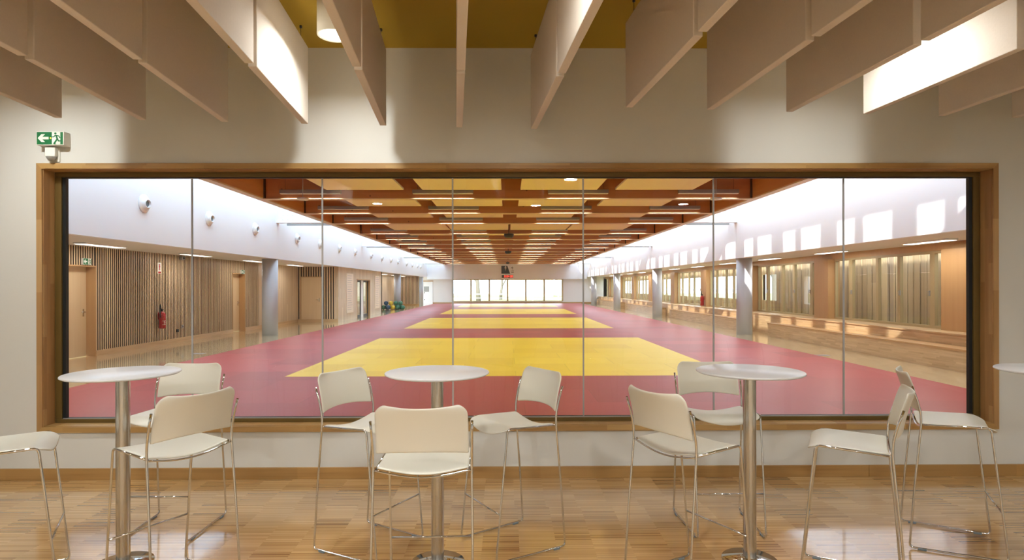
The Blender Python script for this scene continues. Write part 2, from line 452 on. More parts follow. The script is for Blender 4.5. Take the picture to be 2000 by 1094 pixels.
# ------------------------------------------------------------------ cafe ceiling lamps
LAMPS = [(-1.147, 4.0, 'visible just left of the centre baffles'), (-3.62, 3.95, 'between the outer left baffles'),
         (.02, 2.45, 'above the front middle stool'), (2.31, 3.83, 'lighting the bright right-hand baffle'),
         (-2.2, 1.1, 'added as fill over the left stools, nearer the camera'), (1.0, .9, 'added as fill over the camera side, right of centre'),  # this row and those below are added fill for overall light
         (4.6, 1.6, 'added as fill at far right over the fourth table'), (-4.6, .9, 'added as fill at far left, nearer the camera'),
         (-2.6, -1.8, 'added as fill behind the camera on the left'), (.6, -2.1, 'added as fill behind the camera in the middle'), (3.6, -1.9, 'added as fill behind the camera on the right')]
WARM = (.98, 1.0, .985)
for k, (x, y, where) in enumerate(LAMPS):
    t = empty('ceiling_lamp', (x, y, CEIL)); tag(t, 'white cylinder ceiling lamp '+where, 'lamp', 'cylinder lamps on the cafe ceiling')
    zb = -.308; r = .115
    MB().lathe([(0, 0), (r, 0), (r, zb), (r-.010, zb), (r-.010, zb+.02), (0, zb+.02)], n=40).build('lamp_housing', M['lampbody'], t)
    MB().lathe([(0, zb+.006), (r-.013, zb+.006), (r-.013, zb+.012), (0, zb+.012)], n=40).build('diffuser', M['lamp_emit'], t)
    a = area('lamp_light', (x, y, CEIL+zb-.003), .2, .2, (24, 26, 15, 19)[k] if k < 4 else (34 if k < 8 else 95), WARM, shape='DISK', spread=R(172))

# ------------------------------------------------------------------ bar tables
TC = [(-2.21, 3.45), (-.402, 3.44), (1.407, 3.45), (3.205, 3.44)]
def make_table():
    t = empty('bar_table', (0, 0, 0))
    MB().lathe([(0, 1.088), (.288, 1.088), (.298, 1.094), (.298, 1.0965), (.2965, 1.101), (.293, 1.1025), (0, 1.1025)], n=72).build('tabletop', M['top'], t)
    MB().lathe([(0, 1.084), (.10, 1.084), (.10, 1.088), (0, 1.088)], n=32).build('fixing_plate', M['dark'], t)
    MB().lathe([(.0365, .012), (.0365, 1.084)], n=36).build('column', M['steel'], t)
    MB().lathe([(0, 0), (.155, 0), (.157, .003), (.155, .007), (.06, .013), (.045, .016), (.0366, .024)], n=56).build('base', M['chrome'], t)
    return t
tl = ['round white bar table on steel column, leftmost, between its three stools', 'round white bar table behind the front middle stool',
      'round white bar table right of centre, three stools around it', 'round white bar table cut off by the right edge of the photo']
t0 = make_table()
for i, (x, y) in enumerate(TC):
    o = t0 if i == 0 else copy_tree(t0)
    o.location = (x, y, 0); tag(o, tl[i], 'table', 'high round tables in a row')

# ------------------------------------------------------------------ bar stools
def smooth_path(pts, rad=.03, n=6):
    P = [Vector(p) for p in pts]; out = [P[0]]
    for i in range(1, len(P)-1):
        a, b, c = P[i-1], P[i], P[i+1]
        r1 = min(rad, (a-b).length*.45, (c-b).length*.45)
        p, q = b+(a-b).normalized()*r1, b+(c-b).normalized()*r1
        for k in range(n+1):
            t = k/n; out.append(p*(1-t)**2+b*2*t*(1-t)+q*t*t)
    out.append(P[-1]); return out
TR = .0062
def sheet(b, fn, nu, nv, th, m=0):
    """closed thick sheet from fn(u,v) -> point, u,v in 0..1"""
    top = [[Vector(fn(i/nu, j/nv)) for j in range(nv+1)] for i in range(nu+1)]
    def nrm(i, j):
        a = top[min(i+1, nu)][j]-top[max(i-1, 0)][j]; c = top[i][min(j+1, nv)]-top[i][max(j-1, 0)]
        n = a.cross(c)
        return n.normalized() if n.length > 1e-9 else Vector((0, 0, 1))
    N = (nu+1)*(nv+1); vs = []
    for i in range(nu+1):
        for j in range(nv+1): vs.append(top[i][j]+nrm(i, j)*th/2)
    for i in range(nu+1):
        for j in range(nv+1): vs.append(top[i][j]-nrm(i, j)*th/2)
    id_ = lambda i, j: i*(nv+1)+j
    fs = []
    for i in range(nu):
        for j in range(nv):
            fs.append((id_(i, j), id_(i+1, j), id_(i+1, j+1), id_(i, j+1)))
            fs.append((N+id_(i, j), N+id_(i, j+1), N+id_(i+1, j+1), N+id_(i+1, j)))
    for i in range(nu):
        for j in (0, nv): fs.append((id_(i, j), id_(i+1, j), N+id_(i+1, j), N+id_(i, j)))
    for j in range(nv):
        for i in (0, nu): fs.append((id_(i, j), id_(i, j+1), N+id_(i, j+1), N+id_(i, j)))
    b.add(vs, fs, m, True)
def seat_fn(u, v):
    # u across, v rear -> front
    s = 2*u-1
    y = -.196+v*.385
    hw = .212-.004*v
    e = max(0, (v-.86)/.14); hw -= .045*e**2.4
    x = s*hw
    rear = max(0, 1-v/.75)
    z = .759+.012*v-.032*(1-s*s)**1.3*rear**1.2 - .008*(1-s*s)*(1-rear)
    f = max(0, (v-.72)/.28)
    z -= f**1.8*(.030+.024*(1-s*s))
    y -= f**2*.012
    return (x, y, z)
def back_fn(u, v):
    s = 2*u-1
    hw = .214-.004*v
    c = 0
    if v > .74: c = (v-.74)/.26
    hw -= .040*c**3.2
    x = s*hw
    zb = .828+.017*(1-abs(s)**2.2)
    zt = 1.064-.011*(1-s*s)
    z = zb+(zt-zb)*v
    q = (z-.82)/.244
    y = -.206-.030*q-.032*q*q-.046*(1-s*s)
    return (x, y, z)
def make_stool():
    t = empty('bar_stool', (0, 0, 0))
    b = MB(); sheet(b, seat_fn, 20, 22, .009); so = b.build('seat', M['shell'], t)
    b = MB(); sheet(b, back_fn, 20, 18, .010); bo = b.build('backrest', M['shell'], t)
    for o in (so, bo):
        md = o.modifiers.new('sub', 'SUBSURF'); md.levels = 1; md.render_levels = 1
    for s in (-1, 1):
        pts = [(s*.2285, -.250, .985), (s*.2265, -.222, .90), (s*.225, -.204, .82), (s*.225, -.203, .753), (s*.229, -.235, .40), (s*.233, -.262, .012+.0),
               (s*.214, .213, .012), (s*.212, .135, .765), (s*.214, -.19, .752)]
        pts[5] = (s*.233, -.264, TR+.004); pts[6] = (s*.214, .215, TR+.004)
        MB().tube(smooth_path(pts, .026), TR, n=12).build('side_frame', M['chrome'], t)
        for yy, xx in ((-.20, .2305), (.15, .2165)):
            MB().box(s*xx-.009, s*xx+.009, yy-.022, yy+.022, 0.0, .0135).build('glide', M['glide'], t, bevel=.003)
    rr = [(s_*.0105*20+0, -.203, .752) for s_ in (-1.06,)]
    path = [(-.222+.444*k/16, -.204, .750-.033*(1-(2*k/16-1)**2)**1.25) for k in range(17)]
    MB().tube(path, .0048, n=10).build('rear_rail', M['chrome'], t)
    MB().tube([(-.208, .187, .281), (.208, .187, .281)], .0055, n=10).build('footrest', M['chrome'], t)
    return t
ST = [(-2.633, 3.208, -60.6, 'ivory bar stool cut off by the left edge, only its seat and front legs showing'),
      (-1.799, 3.192, 59.0, 'ivory bar stool with its back turned, in front of the leftmost table'),
      (-2.205, 3.935, 180, 'ivory bar stool facing the camera, behind the leftmost table'),
      (-.825, 3.689, -119.3, 'ivory bar stool left of the middle table, turned towards it'),
      (-.392, 2.941, 1.2, 'ivory bar stool nearest the camera, back turned, centred before the middle table'),
      (.005, 3.697, 122, 'ivory bar stool right of the middle table, turned towards it'),
      (.989, 3.204, -60.2, 'ivory bar stool left of the right-hand table, its back towards us'),
      (1.407, 3.936, 180, 'ivory bar stool facing the camera, partly hidden by the right-hand table'),
      (1.825, 3.202, 60, 'ivory bar stool seen from the side, facing left, right of the third table'),
      (2.78, 3.677, -118, 'ivory bar stool rightmost, facing right towards the cut-off table')]
s0 = make_stool()
for i, (x, y, a, lb) in enumerate(ST):
    o = s0 if i == 0 else copy_tree(s0)
    o.location = (x, y, 0); o.rotation_euler = (0, 0, R(a)); tag(o, lb, 'stool', 'bar stools around the tables')

# ------------------------------------------------------------------ exit sign + detector on the cafe wall
def running_man(b, cx, cz, h, y, m):
    """pictogram pieces in the xz plane at depth y, running left"""
    k = h
    def P(pts): b.prism([(cx+p[0]*k, cz+p[1]*k) for p in pts], y, y-.001, m)
    n = 14; P([(-.05+.085*cos(2*pi*i/n), .36+.085*sin(2*pi*i/n)) for i in range(n)])
    P([(-.10, .24), (.06, .24), (.16, -.04), (.03, -.06), (-.02, .10)])
    P([(.05, .24), (.24, .20), (.34, .02), (.27, 0), (.19, .14), (.05, .16)])
    P([(-.10, .24), (-.04, .18), (-.16, .06), (-.34, .06), (-.34, .12), (-.19, .13)])
    P([(.03, -.06), (.16, -.04), (-.06, -.42), (-.18, -.36)])
    P([(.04, -.02), (.16, -.04), (.22, -.18), (.46, -.18), (.46, -.27), (.15, -.27)])
    P([(-.18, -.36), (-.06, -.42), (-.02, -.50), (-.22, -.46)])
def exit_sign(name, c, wd, ht, depth, label, detail=True, flip=False):
    # face towards -Y at local y=0
    t = empty(name, c); tag(t, label, 'exit sign')
    MB().box(-wd/2, wd/2, 0, depth, -ht/2, ht/2).build('housing', M['signwhite'], t, bevel=.003)
    p = MB(); p.box(-wd/2+.006, wd/2-.006, -.003, 0, -ht/2+.006, ht/2-.006)
    f = p.build('sign_face', M['green'], t)
    q = MB()
    s = ht
    q.prism([(-wd*.44, 0), (-wd*.17, s*.30), (-wd*.27, s*.30), (-wd*.27, s*.30)][:3]+[(-wd*.19, s*.30)][:0]+[(-wd*.29, s*.09), (-wd*.04, s*.09), (-wd*.04, -s*.09), (-wd*.29, -s*.09), (-wd*.17, -s*.30), (-wd*.29, -s*.30)][0:0], -.0032, -.0042) if False else None
    arrow = [(-.44*wd, 0), (-.30*wd, .29*s), (-.17*wd, .29*s), (-.27*wd, .09*s), (-.04*wd, .09*s), (-.04*wd, -.09*s), (-.27*wd, -.09*s), (-.17*wd, -.29*s), (-.30*wd, -.29*s)]
    q.prism(arrow, -.0032, -.0042); q.build('arrow', M['signwhite'], t)
    d = MB(); d.box(.08*wd, .385*wd, -.0042, -.0032, -.44*s, .44*s); d.build('doorway_symbol', M['signwhite'], t)
    r = MB(); running_man(r, .235*wd, 0, s*.92, -.0046, 0); r.build('running_figure', M['green'], t)
    if detail: MB().lathe([(0, -.0075), (.004, -.0065), (.006, -.0035)], (.03*wd, 0, 0), axis='y', n=14).build('led_light', M['amber'], t)
    return t
sy = WY-.075
a = on_y(71, 270, sy); b_ = on_y(124.5, 270, sy); zt = on_y(97, 256.5, sy)[2]; zb = on_y(97, 283.5, sy)[2]
es = exit_sign('exit_sign', ((a[0]+b_[0])/2, sy, (zt+zb)/2), b_[0]-a[0], zt-zb, .075, 'green running-man exit sign with left arrow on the cafe wall, top left')
dx = on_y(104, 300, WY-.02)[0]; dz = on_y(104, 287, WY-.02)[2]
t = empty('motion_detector', (dx, WY, dz-.06)); tag(t, 'small white motion detector on the wall below the cafe exit sign', 'detector')
MB().box(-.042, .045, -.012, 0, -.062, .052).build('back_plate', M['signwhite'], t, bevel=.003)
MB().box(-.045, .038, -.055, -.012, -.025, .050).build('housing', M['signwhite'], t, bevel=.006)
MB().lathe([(.036, -.027), (.034, -.035), (.02, -.058), (0, -.062)], (-.003, -.040, 0), n=20).build('lens', M['bead'], t)

# ------------------------------------------------------------------ hall: shell
HY0, HY1 = WY+WT, 57.2
HXL, HXR = -7.6, 7.65
SOF = 2.53
SLX = -9.55                     # face of the slatted wall
struct(MB().box(-9.75, 9.6, HY0, HY1, -.12, 0).build('floor_hall', M['hallfloor']))
struct(MB().box(HXL-.15, HXL, HY0, HY1, SOF, 5.9).build('wall_hall_left_upper', M['hallwhite']))
struct(MB().box(HXR, HXR+.15, HY0, HY1, SOF, 5.9).build('wall_hall_right_upper', M['hallwhite']))
struct(MB().box(-9.95, HXL-.15, HY0, HY1+.4, SOF, SOF+.2).build('ceiling_left_soffit', M['softwhite']))
struct(MB().box(HXR+.15, 9.75, HY0, HY1+.4, SOF, SOF+.2).build('ceiling_right_soffit', M['softwhite']))
# outer rooflight upstands and caps
struct(MB().box(-5.98, -5.90, HY0, HY1, 4.45, 5.9).box(HXL-.15, -5.9, HY0, HY1+.3, 5.9, 6.0).build('ceiling_left_rooflight', M['hallwhite']))
# right clerestory: upstand, glazed band with mullions and piers, cap
cl = MB(); cx = 6.02
cl.box(5.98, 6.06, HY0, HY1, 4.45, 4.62); cl.box(5.98, 6.06, HY0, HY1, 5.84, 5.9); cl.box(5.9, HXR+.15, HY0, HY1+.3, 5.9, 6.0)
y = 11.70-(HXR-cx)*2.3
y -= 2.7*2
pats = []
while y < HY1:
    # pane .(1.12) mullion(.17) pane(.86) pier(.55)
    for a, b in ((y+1.12, y+1.28), (y+2.14, y+2.70)):
        a2, b2 = max(a, HY0), min(b, HY1)
        if b2 > a2: cl.box(5.98, 6.06, a2, b2, 4.62, 5.84)
    y += 2.70
struct(cl.build('wall_hall_right_clerestory', M['hallwhite']))
# end wall
ew = MB(); wx0, wx1 = on_y(884, 560, HY1)[0], on_y(1098.5, 560, HY1)[0]
wz1, wz0 = on_y(990, 546, HY1)[2], on_y(990, 588.5, HY1)[2]
ew.box(-9.95, wx0, HY1, HY1+.3, 0, wz1+.0); ew.box(wx1, 9.8, HY1, HY1+.3, 0, wz1)
ew.box(wx0, wx1, HY1, HY1+.3, 0, wz0); ew.box(-9.95, 9.8, HY1, HY1+.3, wz1, 6.0)
struct(ew.build('wall_hall_end', M['softwhite']))
struct(MB().box(-7.6, 7.65, HY1-.28, HY1, wz1+.03, 4.4).build('wall_hall_end_upper', M['hallwhite']))
struct(MB().box(-9.5, 9.0, HY1-.02, HY1, 0, .12).build('baseboard_hall_end', M['base']))
ff = MB(); n = 6; ww = (wx1-wx0)/n
for i in range(n+1): ff.box(wx0+i*ww-.07, wx0+i*ww+.07, HY1-.04, HY1+.1, wz0, wz1)
ff.box(wx0, wx1, HY1-.03, HY1+.1, wz0-.02, wz0+.05); ff.box(wx0, wx1, HY1-.03, HY1+.1, wz1-.05, wz1+.02)
w2 = struct(ff.build('window_2', M['olive']))
for i in range(n):
    a, b = wx0+i*ww+.04, wx0+(i+1)*ww-.04
    MB().add([(a, HY1+.05, wz0+.05), (b, HY1+.05, wz0+.05), (b, HY1+.05, wz1-.05), (a, HY1+.05, wz1-.05)], [(0, 1, 2, 3)]).build('pane', M['winglass'], w2)

# ------------------------------------------------------------------ hall: left side
def slats_y(b, y0, y1, z0, z1, x, per=.075, wd=.036, th=.03):
    k = 0; yy = y0
    while yy+wd <= y1+1e-6:
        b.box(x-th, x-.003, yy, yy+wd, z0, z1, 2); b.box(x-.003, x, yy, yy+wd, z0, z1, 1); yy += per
D1 = (12.72, 13.95); D2 = (20.85, 21.85); DZ = 2.05
WLE = 23.0
lw = MB()
bx = SLX-.03
segs = [(HY0, D1[0]), (D1[1], D2[0]), (D2[1], WLE)]
for a, b in segs:
    lw.box(bx-.25, bx, a, b, 0, SOF, 0); slats_y(lw, a, b, .13, SOF, SLX)
for a, b in (D1, D2):
    lw.box(bx-.25, bx, a, b, DZ+.05, SOF, 0); slats_y(lw, a, b, DZ+.05, SOF, SLX)
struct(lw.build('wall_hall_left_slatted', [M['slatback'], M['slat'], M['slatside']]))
bs = MB()
for a, b in segs: bs.box(SLX-.02, SLX+.012, a, b, 0, .13)
bs.box(SLX-.02, SLX+.012, WLE, 27.35, 0, .13)
bs.box(SLX, -7.72, 27.34, 27.38, 0, .13)
struct(bs.build('baseboard_hall_left', M['basey']))
def hall_door(n, y0, y1, lever_far=True):
    t = empty('door_%d' % n, (SLX-.2, (y0+y1)/2, 0)); struct(t)
    k = []
    fb = MB()
    fb.box(SLX-.24, SLX+.006, y1-.025, y1, 0, DZ+.05); fb.box(SLX-.24, SLX+.006, y0, y0+.025, 0, DZ+.05)
    fb.box(SLX-.24, SLX+.01, y0, y1, DZ+.02, DZ+.05)
    k.append(fb.build('door_frame', M['frame']))
    k.append(MB().box(SLX-.26, SLX-.215, y0+.026, y1-.026, 0, DZ+.019).build('door_leaf', M['door']))
    yy = y1-.12 if lever_far else y0+.12
    hb = MB(); hb.lathe([(0, 0), (.026, 0), (.026, .008), (0, .008)], (SLX-.215, yy, 1.03), axis='x', n=16)
    hb.tube([(SLX-.21, yy, 1.03), (SLX-.165, yy, 1.03), (SLX-.165, yy-.12, 1.03)], .009, n=8)
    hb.box(SLX-.215, SLX-.209, yy-.02, yy+.02, .93, 1.10)
    k.append(hb.build('door_handle', M['steel']))
    for c in k: c.location = c.location-Vector(t.location); c.parent = t
hall_door(1, *D1); hall_door(2, *D2)
# plank-clad stretch with third door, up to the projecting volume
D3 = (23.55, 24.6)
pw = MB()
for a, b in ((WLE, D3[0]), (D3[1], 27.4)): pw.box(bx-.25, SLX, a, b, 0, SOF)
pw.box(bx-.25, SLX, D3[0], D3[1], DZ+.05, SOF)
BX = -7.72                      # face of projecting volume
OP = (30.75, 33.75); OZ = 2.02
pw.box(BX-.2, BX, 27.4, OP[0], 0, SOF); pw.box(BX-.2, BX, OP[1], 36.9, 0, SOF); pw.box(BX-.2, BX, OP[0], OP[1], OZ, SOF)
pw.box(-9.95, BX, 36.7, 36.9, 0, SOF)
pw.box(bx-.25, SLX, 36.9, 52.4, 0, SOF)
struct(pw.build('wall_hall_left_planked', M['plank']))
hall_door(3, *D3)
sw = MB(); FY = 27.4
sw.box(-9.8, BX-.01, FY+.03, FY+.2, 0, SOF, 0)
xx = -9.5
DX = (-9.40, -8.48)
while xx+.06 < BX:
    if not (DX[0]-.06 < xx+.03 < DX[1]+.04): sw.box(xx, xx+.055, FY-.01, FY+.03, .13, SOF, 1)
    else: sw.box(xx, xx+.055, FY-.01, FY+.03, DZ+.03, SOF, 1)
    xx += .113
struct(sw.build('wall_hall_left_return', [M['slatback'], M['slatx']]))
t = empty('door_4', ((DX[0]+DX[1])/2, FY, 0)); struct(t)
MB().box(-.46, .46, -.04, .02, .01, DZ).build('door_leaf', M['door'], t, bevel=.003)
ring_ = MB(); ring_.box(-.50, -.46, -.05, .03, 0, DZ+.03).box(.46, .50, -.05, .03, 0, DZ+.03).box(-.50, .50, -.05, .03, DZ, DZ+.03).build('door_frame', M['frame'], t)
MB().box(.34, .38, -.05, -.04, .93, 1.1).tube([(.36, -.05, 1.03), (.36, -.09, 1.03), (.24, -.09, 1.03)], .009, n=8).build('door_handle', M['steel'], t)
# glazed double door in the projecting volume and the bright room behind it
t = empty('door_5', (BX-.1, sum(OP)/2, 0)); struct(t)
fbm = MB(); h = (OP[1]-OP[0])/2
fbm.box(-.12, .11, -h, -h+.08, 0, OZ).box(-.12, .11, h-.08, h, 0, OZ).box(-.12, .11, -h, h, OZ-.06, OZ)
fbm.build('door_frame', M['frame'], t)
d_ = MB()
for a, b in ((-h+.08, -.25), (.25, h-.08)):
    d_.box(-.04, .0, a, a+.09, 0, OZ-.06).box(-.04, .0, b-.09, b, 0, OZ-.06).box(-.04, 0, a, b, 0, .12).box(-.04, 0, a, b, OZ-.16, OZ-.06)
d_.build('door_leaf', M['dark'], t)
MB().box(-.05, .01, -.25, .25, 0, OZ-.06).build('centre_panel', M['white'], t)
for a, b in ((-h+.17, -.34), (.34, h-.17)):
    MB().add([(-.02, a, .12), (-.02, b, .12), (-.02, b, OZ-.16), (-.02, a, OZ-.16)], [(0, 1, 2, 3)]).build('pane', M['winglass'], t)
ir = MB(); ir.box(-12.0, -9.95, 27.4, 36.9, -.1, 0).box(-12.0, -9.95, 27.4, 36.9, SOF, SOF+.1).box(-12.2, -12.0, 27.4, 36.9, 0, .8)
ir.box(-12.2, -12, 27.4, 36.9, 2.2, SOF).box(-12.2, -9.8, 27.2, 27.4, 0, SOF).box(-12.2, -9.95, 36.9, 37.1, 0, SOF)
struct(ir.build('wall_side_room', M['softwhite']))
# two pale name boards
for k, (a, b, lb) in enumerate(((676.6, 689.3, 'tall pale board on the plank wall, left of the glazed doors'), (732, 740.5, 'tall pale board on the plank wall, right of the glazed doors'))):
    p0, p1 = on_x(a, 560, BX), on_x(b, 560, BX)
    o = empty('wall_board', (BX, (p0[1]+p1[1])/2, 1.3)); tag(o, lb, 'board')
    hw = (p1[1]-p0[1])/2
    MB().box(0, .025, -hw, hw, -.96, .96).build('panel', M['acoustic'], o, bevel=.003)
    l = MB()
    for q in range(16): l.box(.025, .0262, -hw*.8, hw*(.3+.5*random.random()), .84-q*.11, .856-q*.11)
    l.build('text_lines', M['grille'], o)
# far slatted return
sw = MB(); FY2 = 51.8
sw.box(-9.8, -7.62, FY2+.03, FY2+.2, 0, SOF, 0)
xx = -9.5
while xx < -7.7: sw.box(xx, xx+.06, FY2-.01, FY2+.03, .12, SOF, 1); xx += .12
struct(sw.build('wall_hall_left_far_return', [M['slatback'], M['slatx']]))
struct(MB().box(-9.5, -7.62, FY2-.03, FY2+.03, 0, .12).build('baseboard_hall_left_far', M['base']))
t = empty('door_6', (-7.1, HY1, 0)); struct(t)
MB().box(-.9, 0, -.05, 0, 0, 2.1).build('door_leaf', M['white'], t)
MB().box(-1.1, -.95, -.06, 0, 0, 2.2).box(-1.1, .05, -.06, 0, 2.12, 2.2).build('door_frame', M['frame'], t)
MB().box(-.82, -.76, -.07, -.05, .35, .45).box(-.82, -.76, -.07, -.05, 1.0, 1.1).build('door_handle', M['dark'], t)
MB().box(-.85, -.35, -.056, -.05, 1.15, 1.65).build('notice', M['bead'], t)

# columns
CY = [19.86, 31.4, 42.9, 54.3]
cn = ['nearest', 'second', 'third', 'farthest']
for i, y in enumerate([0]+CY):
    if i == 0: continue
    for s, sx in (('left', -7.86), ('right', 7.93)):
        if s == 'left' and i == 2: continue
        r = .25
        o = MB().lathe([(0, 0), (r, 0), (r, SOF), (0, SOF)], n=48).build('round_column', M['column'])
        o.location = (sx, y, 0)
        dist = 'just behind the glass wall, out of sight' if i == 0 else {1: 'nearest in view', 2: 'second from the glass', 3: 'third from the glass', 4: 'farthest, near the end wall'}[i]
        tag(o, 'round pale grey column on the %s side of the hall, %s' % (s, dist), 'column', 'hall columns')
# white steel portal arms over the rooflight gap
for i, y in enumerate(CY):
    for s, xa, xb in (('left', HXL, -5.98), ('right', HXR, 6.06)):
        t = empty('steel_beam', ((xa+xb)/2, y, 3.72)); tag(t, 'white steel beam bridging the %s rooflight gap, %s from the glass' % (s, ORD[i]), 'beam', 'white rooflight beams')
        hw = abs(xa-xb)/2
        MB().box(-hw, hw, -.01, .01, .02, 1.1).build('web', M['white'], t)
        MB().box(-hw, hw, -.12, .12, 0, .02).build('bottom_flange', M['white'], t)
        sgn = -1 if s == 'left' else 1
        b = MB()
        for u in range(3):
            for v in range(4): b.lathe([(0, -.03), (.014, -.03), (.016, -.01)], (sgn*(hw-.18-u*.16), 0, .12+v*.14), axis='y', n=8)
        b.build('bolts', M['white'], t)
        o = MB().box(-hw+.1, hw-.02, 0, .06, 0, .075).build('blind_rail', M['bead']); o.location = ((xa+xb)/2, y+.55, 3.70)
        tag(o, 'thin grey rail behind the %s rooflight beam on the %s side' % (ORD[i], s), 'rail', 'rooflight rails')
# air nozzles on the left upper wall
NZ = [12.56, 15.29, 18.07, 21.66, 24.3, 27.1, 29.9, 33.4, 36.3, 39.1, 41.6, 45.2, 47.9, 50.6, 52.5]
n0 = None
for i, y in enumerate(NZ):
    if n0 is None:
        n0 = empty('air_nozzle', (0, 0, 0))
        MB().lathe([(0, 0), (.19, 0), (.19, .015), (.175, .025), (.15, .028), (.13, .045)], axis='x', n=36).build('flange', M['white'], n0)
        q = MB().lathe([(.14, .02), (.135, .05), (.11, .085), (.088, .105), (.076, .106), (.07, .06), (0, .055)], axis='x', n=32).build('nozzle', M['white'], n0)
        q.rotation_euler = (0, R(3), R(-7))
        q2 = MB().lathe([(.069, .066), (0, .066)], axis='x', n=24).build('throat', M['holes'], n0); q2.rotation_euler = (0, R(3), R(-7))
        o = n0
    else: o = copy_tree(n0)
    o.location = (HXL, y, 3.35); tag(o, 'round white air nozzle high on the left hall wall, %s from the glass' % ORD[i], 'air nozzle', 'air nozzles on the left wall')

# soffit lights
def soffit_light(x, y0, y1, label):
    t = empty('soffit_light', (x, (y0+y1)/2, SOF)); tag(t, label, 'lamp', 'lights under the side soffits')
    h = (y1-y0)/2
    MB().box(-.13, .13, -h, h, -.035, 0).build('housing', M['white'], t, bevel=.003)
    MB().box(-.11, .11, -h+.02, h-.02, -.040, -.036).build('diffuser', M['lum_emit'], t)
    area('soffit_lamp_light', (x, (y0+y1)/2, SOF-.05), .2, y1-y0, 17, (1, .98, .94))
for i, y in enumerate([8.4, 12.35, 16.3, 20.2, 24.2, 38.5, 42.2, 46.0, 49.8]):
    soffit_light(-8.8, y, y+1.35, 'long flush light under the left hall soffit, %s from the glass' % ORD[i])
for i in range(12):
    y = 7.9+3.75*i
    soffit_light(8.75, y, y+1.3, 'long flush light under the right hall soffit, %s from the glass' % ORD[i])

# things on the slatted wall
def face_plus_x(o, p): o.location = p; o.rotation_euler = (0, 0, R(90))
p = on_x(166, 511, SLX); e1 = exit_sign('exit_sign', (0, 0, 0), .27, .15, .05, 'lit green exit sign above the nearest door of the slatted wall', False); face_plus_x(e1, (SLX+.055, p[1], p[2]))
p = on_x(472, 531.5, SLX); e2 = exit_sign('exit_sign', (0, 0, 0), .27, .14, .05, 'lit green exit sign above the second door of the slatted wall', False); face_plus_x(e2, (SLX+.055, p[1], p[2]))
def extinguisher(loc, rz, label):
    t = empty('fire_extinguisher', loc, rz); tag(t, label, 'fire extinguisher', 'fire extinguishers')
    MB().lathe([(0, 0), (.07, 0), (.083, .01), (.083, .36), (.078, .40), (.055, .44), (.03, .455), (.022, .47), (0, .47)], n=32).build('cylinder', M['red_ext'], t)
    MB().lathe([(.0845, .10), (.0845, .22)], n=32).build('label_band', M['signwhite'], t) if False else None
    l = MB()
    for a0, a1, z0, z1 in ((-150, -60, .205, .212), (-150, -60, .10, .107), (-120, -112, .10, .21), (-100, -70, .15, .157), (-75, -68, .12, .20)):
        for k in range(6):
            u, v = R(a0+(a1-a0)*k/6), R(a0+(a1-a0)*(k+1)/6); r = .0842
            l.add([(r*cos(u), r*sin(u), z0), (r*cos(v), r*sin(v), z0), (r*cos(v), r*sin(v), z1), (r*cos(u), r*sin(u), z1)], [(0, 1, 2, 3)])
    l.build('printed_label', M['signwhite'], t)
    MB().lathe([(0, .47), (.02, .47), (.02, .50), (0, .50)], n=16).box(-.012, .075, -.01, .01, .50, .515).box(-.012, .085, -.012, .012, .525, .535).box(-.02, .02, -.018, .018, .47, .53).build('valve_handle', M['dark'], t)
    MB().tube([(-.02, 0, .50), (-.06, 0, .56), (-.075, 0, .66), (-.10, 0, .60), (-.105, 0, .45), (-.10, 0, .30)], .014, n=10).build('hose', M['dark'], t)
    MB().box(-.03, .03, .083, .10, .25, .44).build('wall_bracket', M['red_ext'], t)
    return t
p = on_x(317, 640, SLX+.1)
extinguisher((SLX+.1, p[1], .47), R(90), 'red fire extinguisher hanging on the slatted left wall of the hall')
p = on_x(1376, 600, 9.3)
extinguisher((9.17, 27.95, .70), R(-90), 'red fire extinguisher on a wooden pier of the right window wall')
p = on_x(311, 524, SLX)
t = empty('wall_sign', (SLX, p[1], p[2]), R(90)); tag(t, 'small white pictogram sign above the left fire extinguisher', 'sign')
MB().box(-.075, .075, -.01, 0, -.15, .15).build('plate', M['signwhite'], t)
MB().box(-.06, .06, -.012, -.01, -.14, -.09).build('red_band', M['red_ext'], t)
MB().box(-.02, .02, -.012, -.01, -.06, .12).box(-.03, .03, -.0121, -.01, .03, .06).build('pictogram', M['red_ext'], t)
for (px, py, lb, h) in ((355.5, 638, 'small grey socket low on the slatted wall, right of the extinguisher', .05), (346, 646, 'small dark socket nearest the skirting, right of the extinguisher', .045)):
    p = on_x(px, py, SLX); t = empty('wall_socket', (SLX, p[1], p[2])); tag(t, lb, 'socket')
    MB().box(0, .03, -h, h, -h, h).build('plate', M['grille'] if px > 350 else M['dark'], t, bevel=.004)
    MB().lathe([(0, .031), (.028, .031), (.03, .03)], axis='x', n=16).build('outlet', M['dark'], t)
p = on_x(353, 499, SLX); t = empty('wall_speaker', (SLX, p[1], 2.45)); tag(t, 'small grey detector at the top of the slatted wall', 'detector')
MB().box(0, .09, -.08, .08, -.05, .05).build('housing', M['grille'], t, bevel=.01)
MB().box(.09, .095, -.05, .05, -.03, .03).build('lens', M['dark'], t)

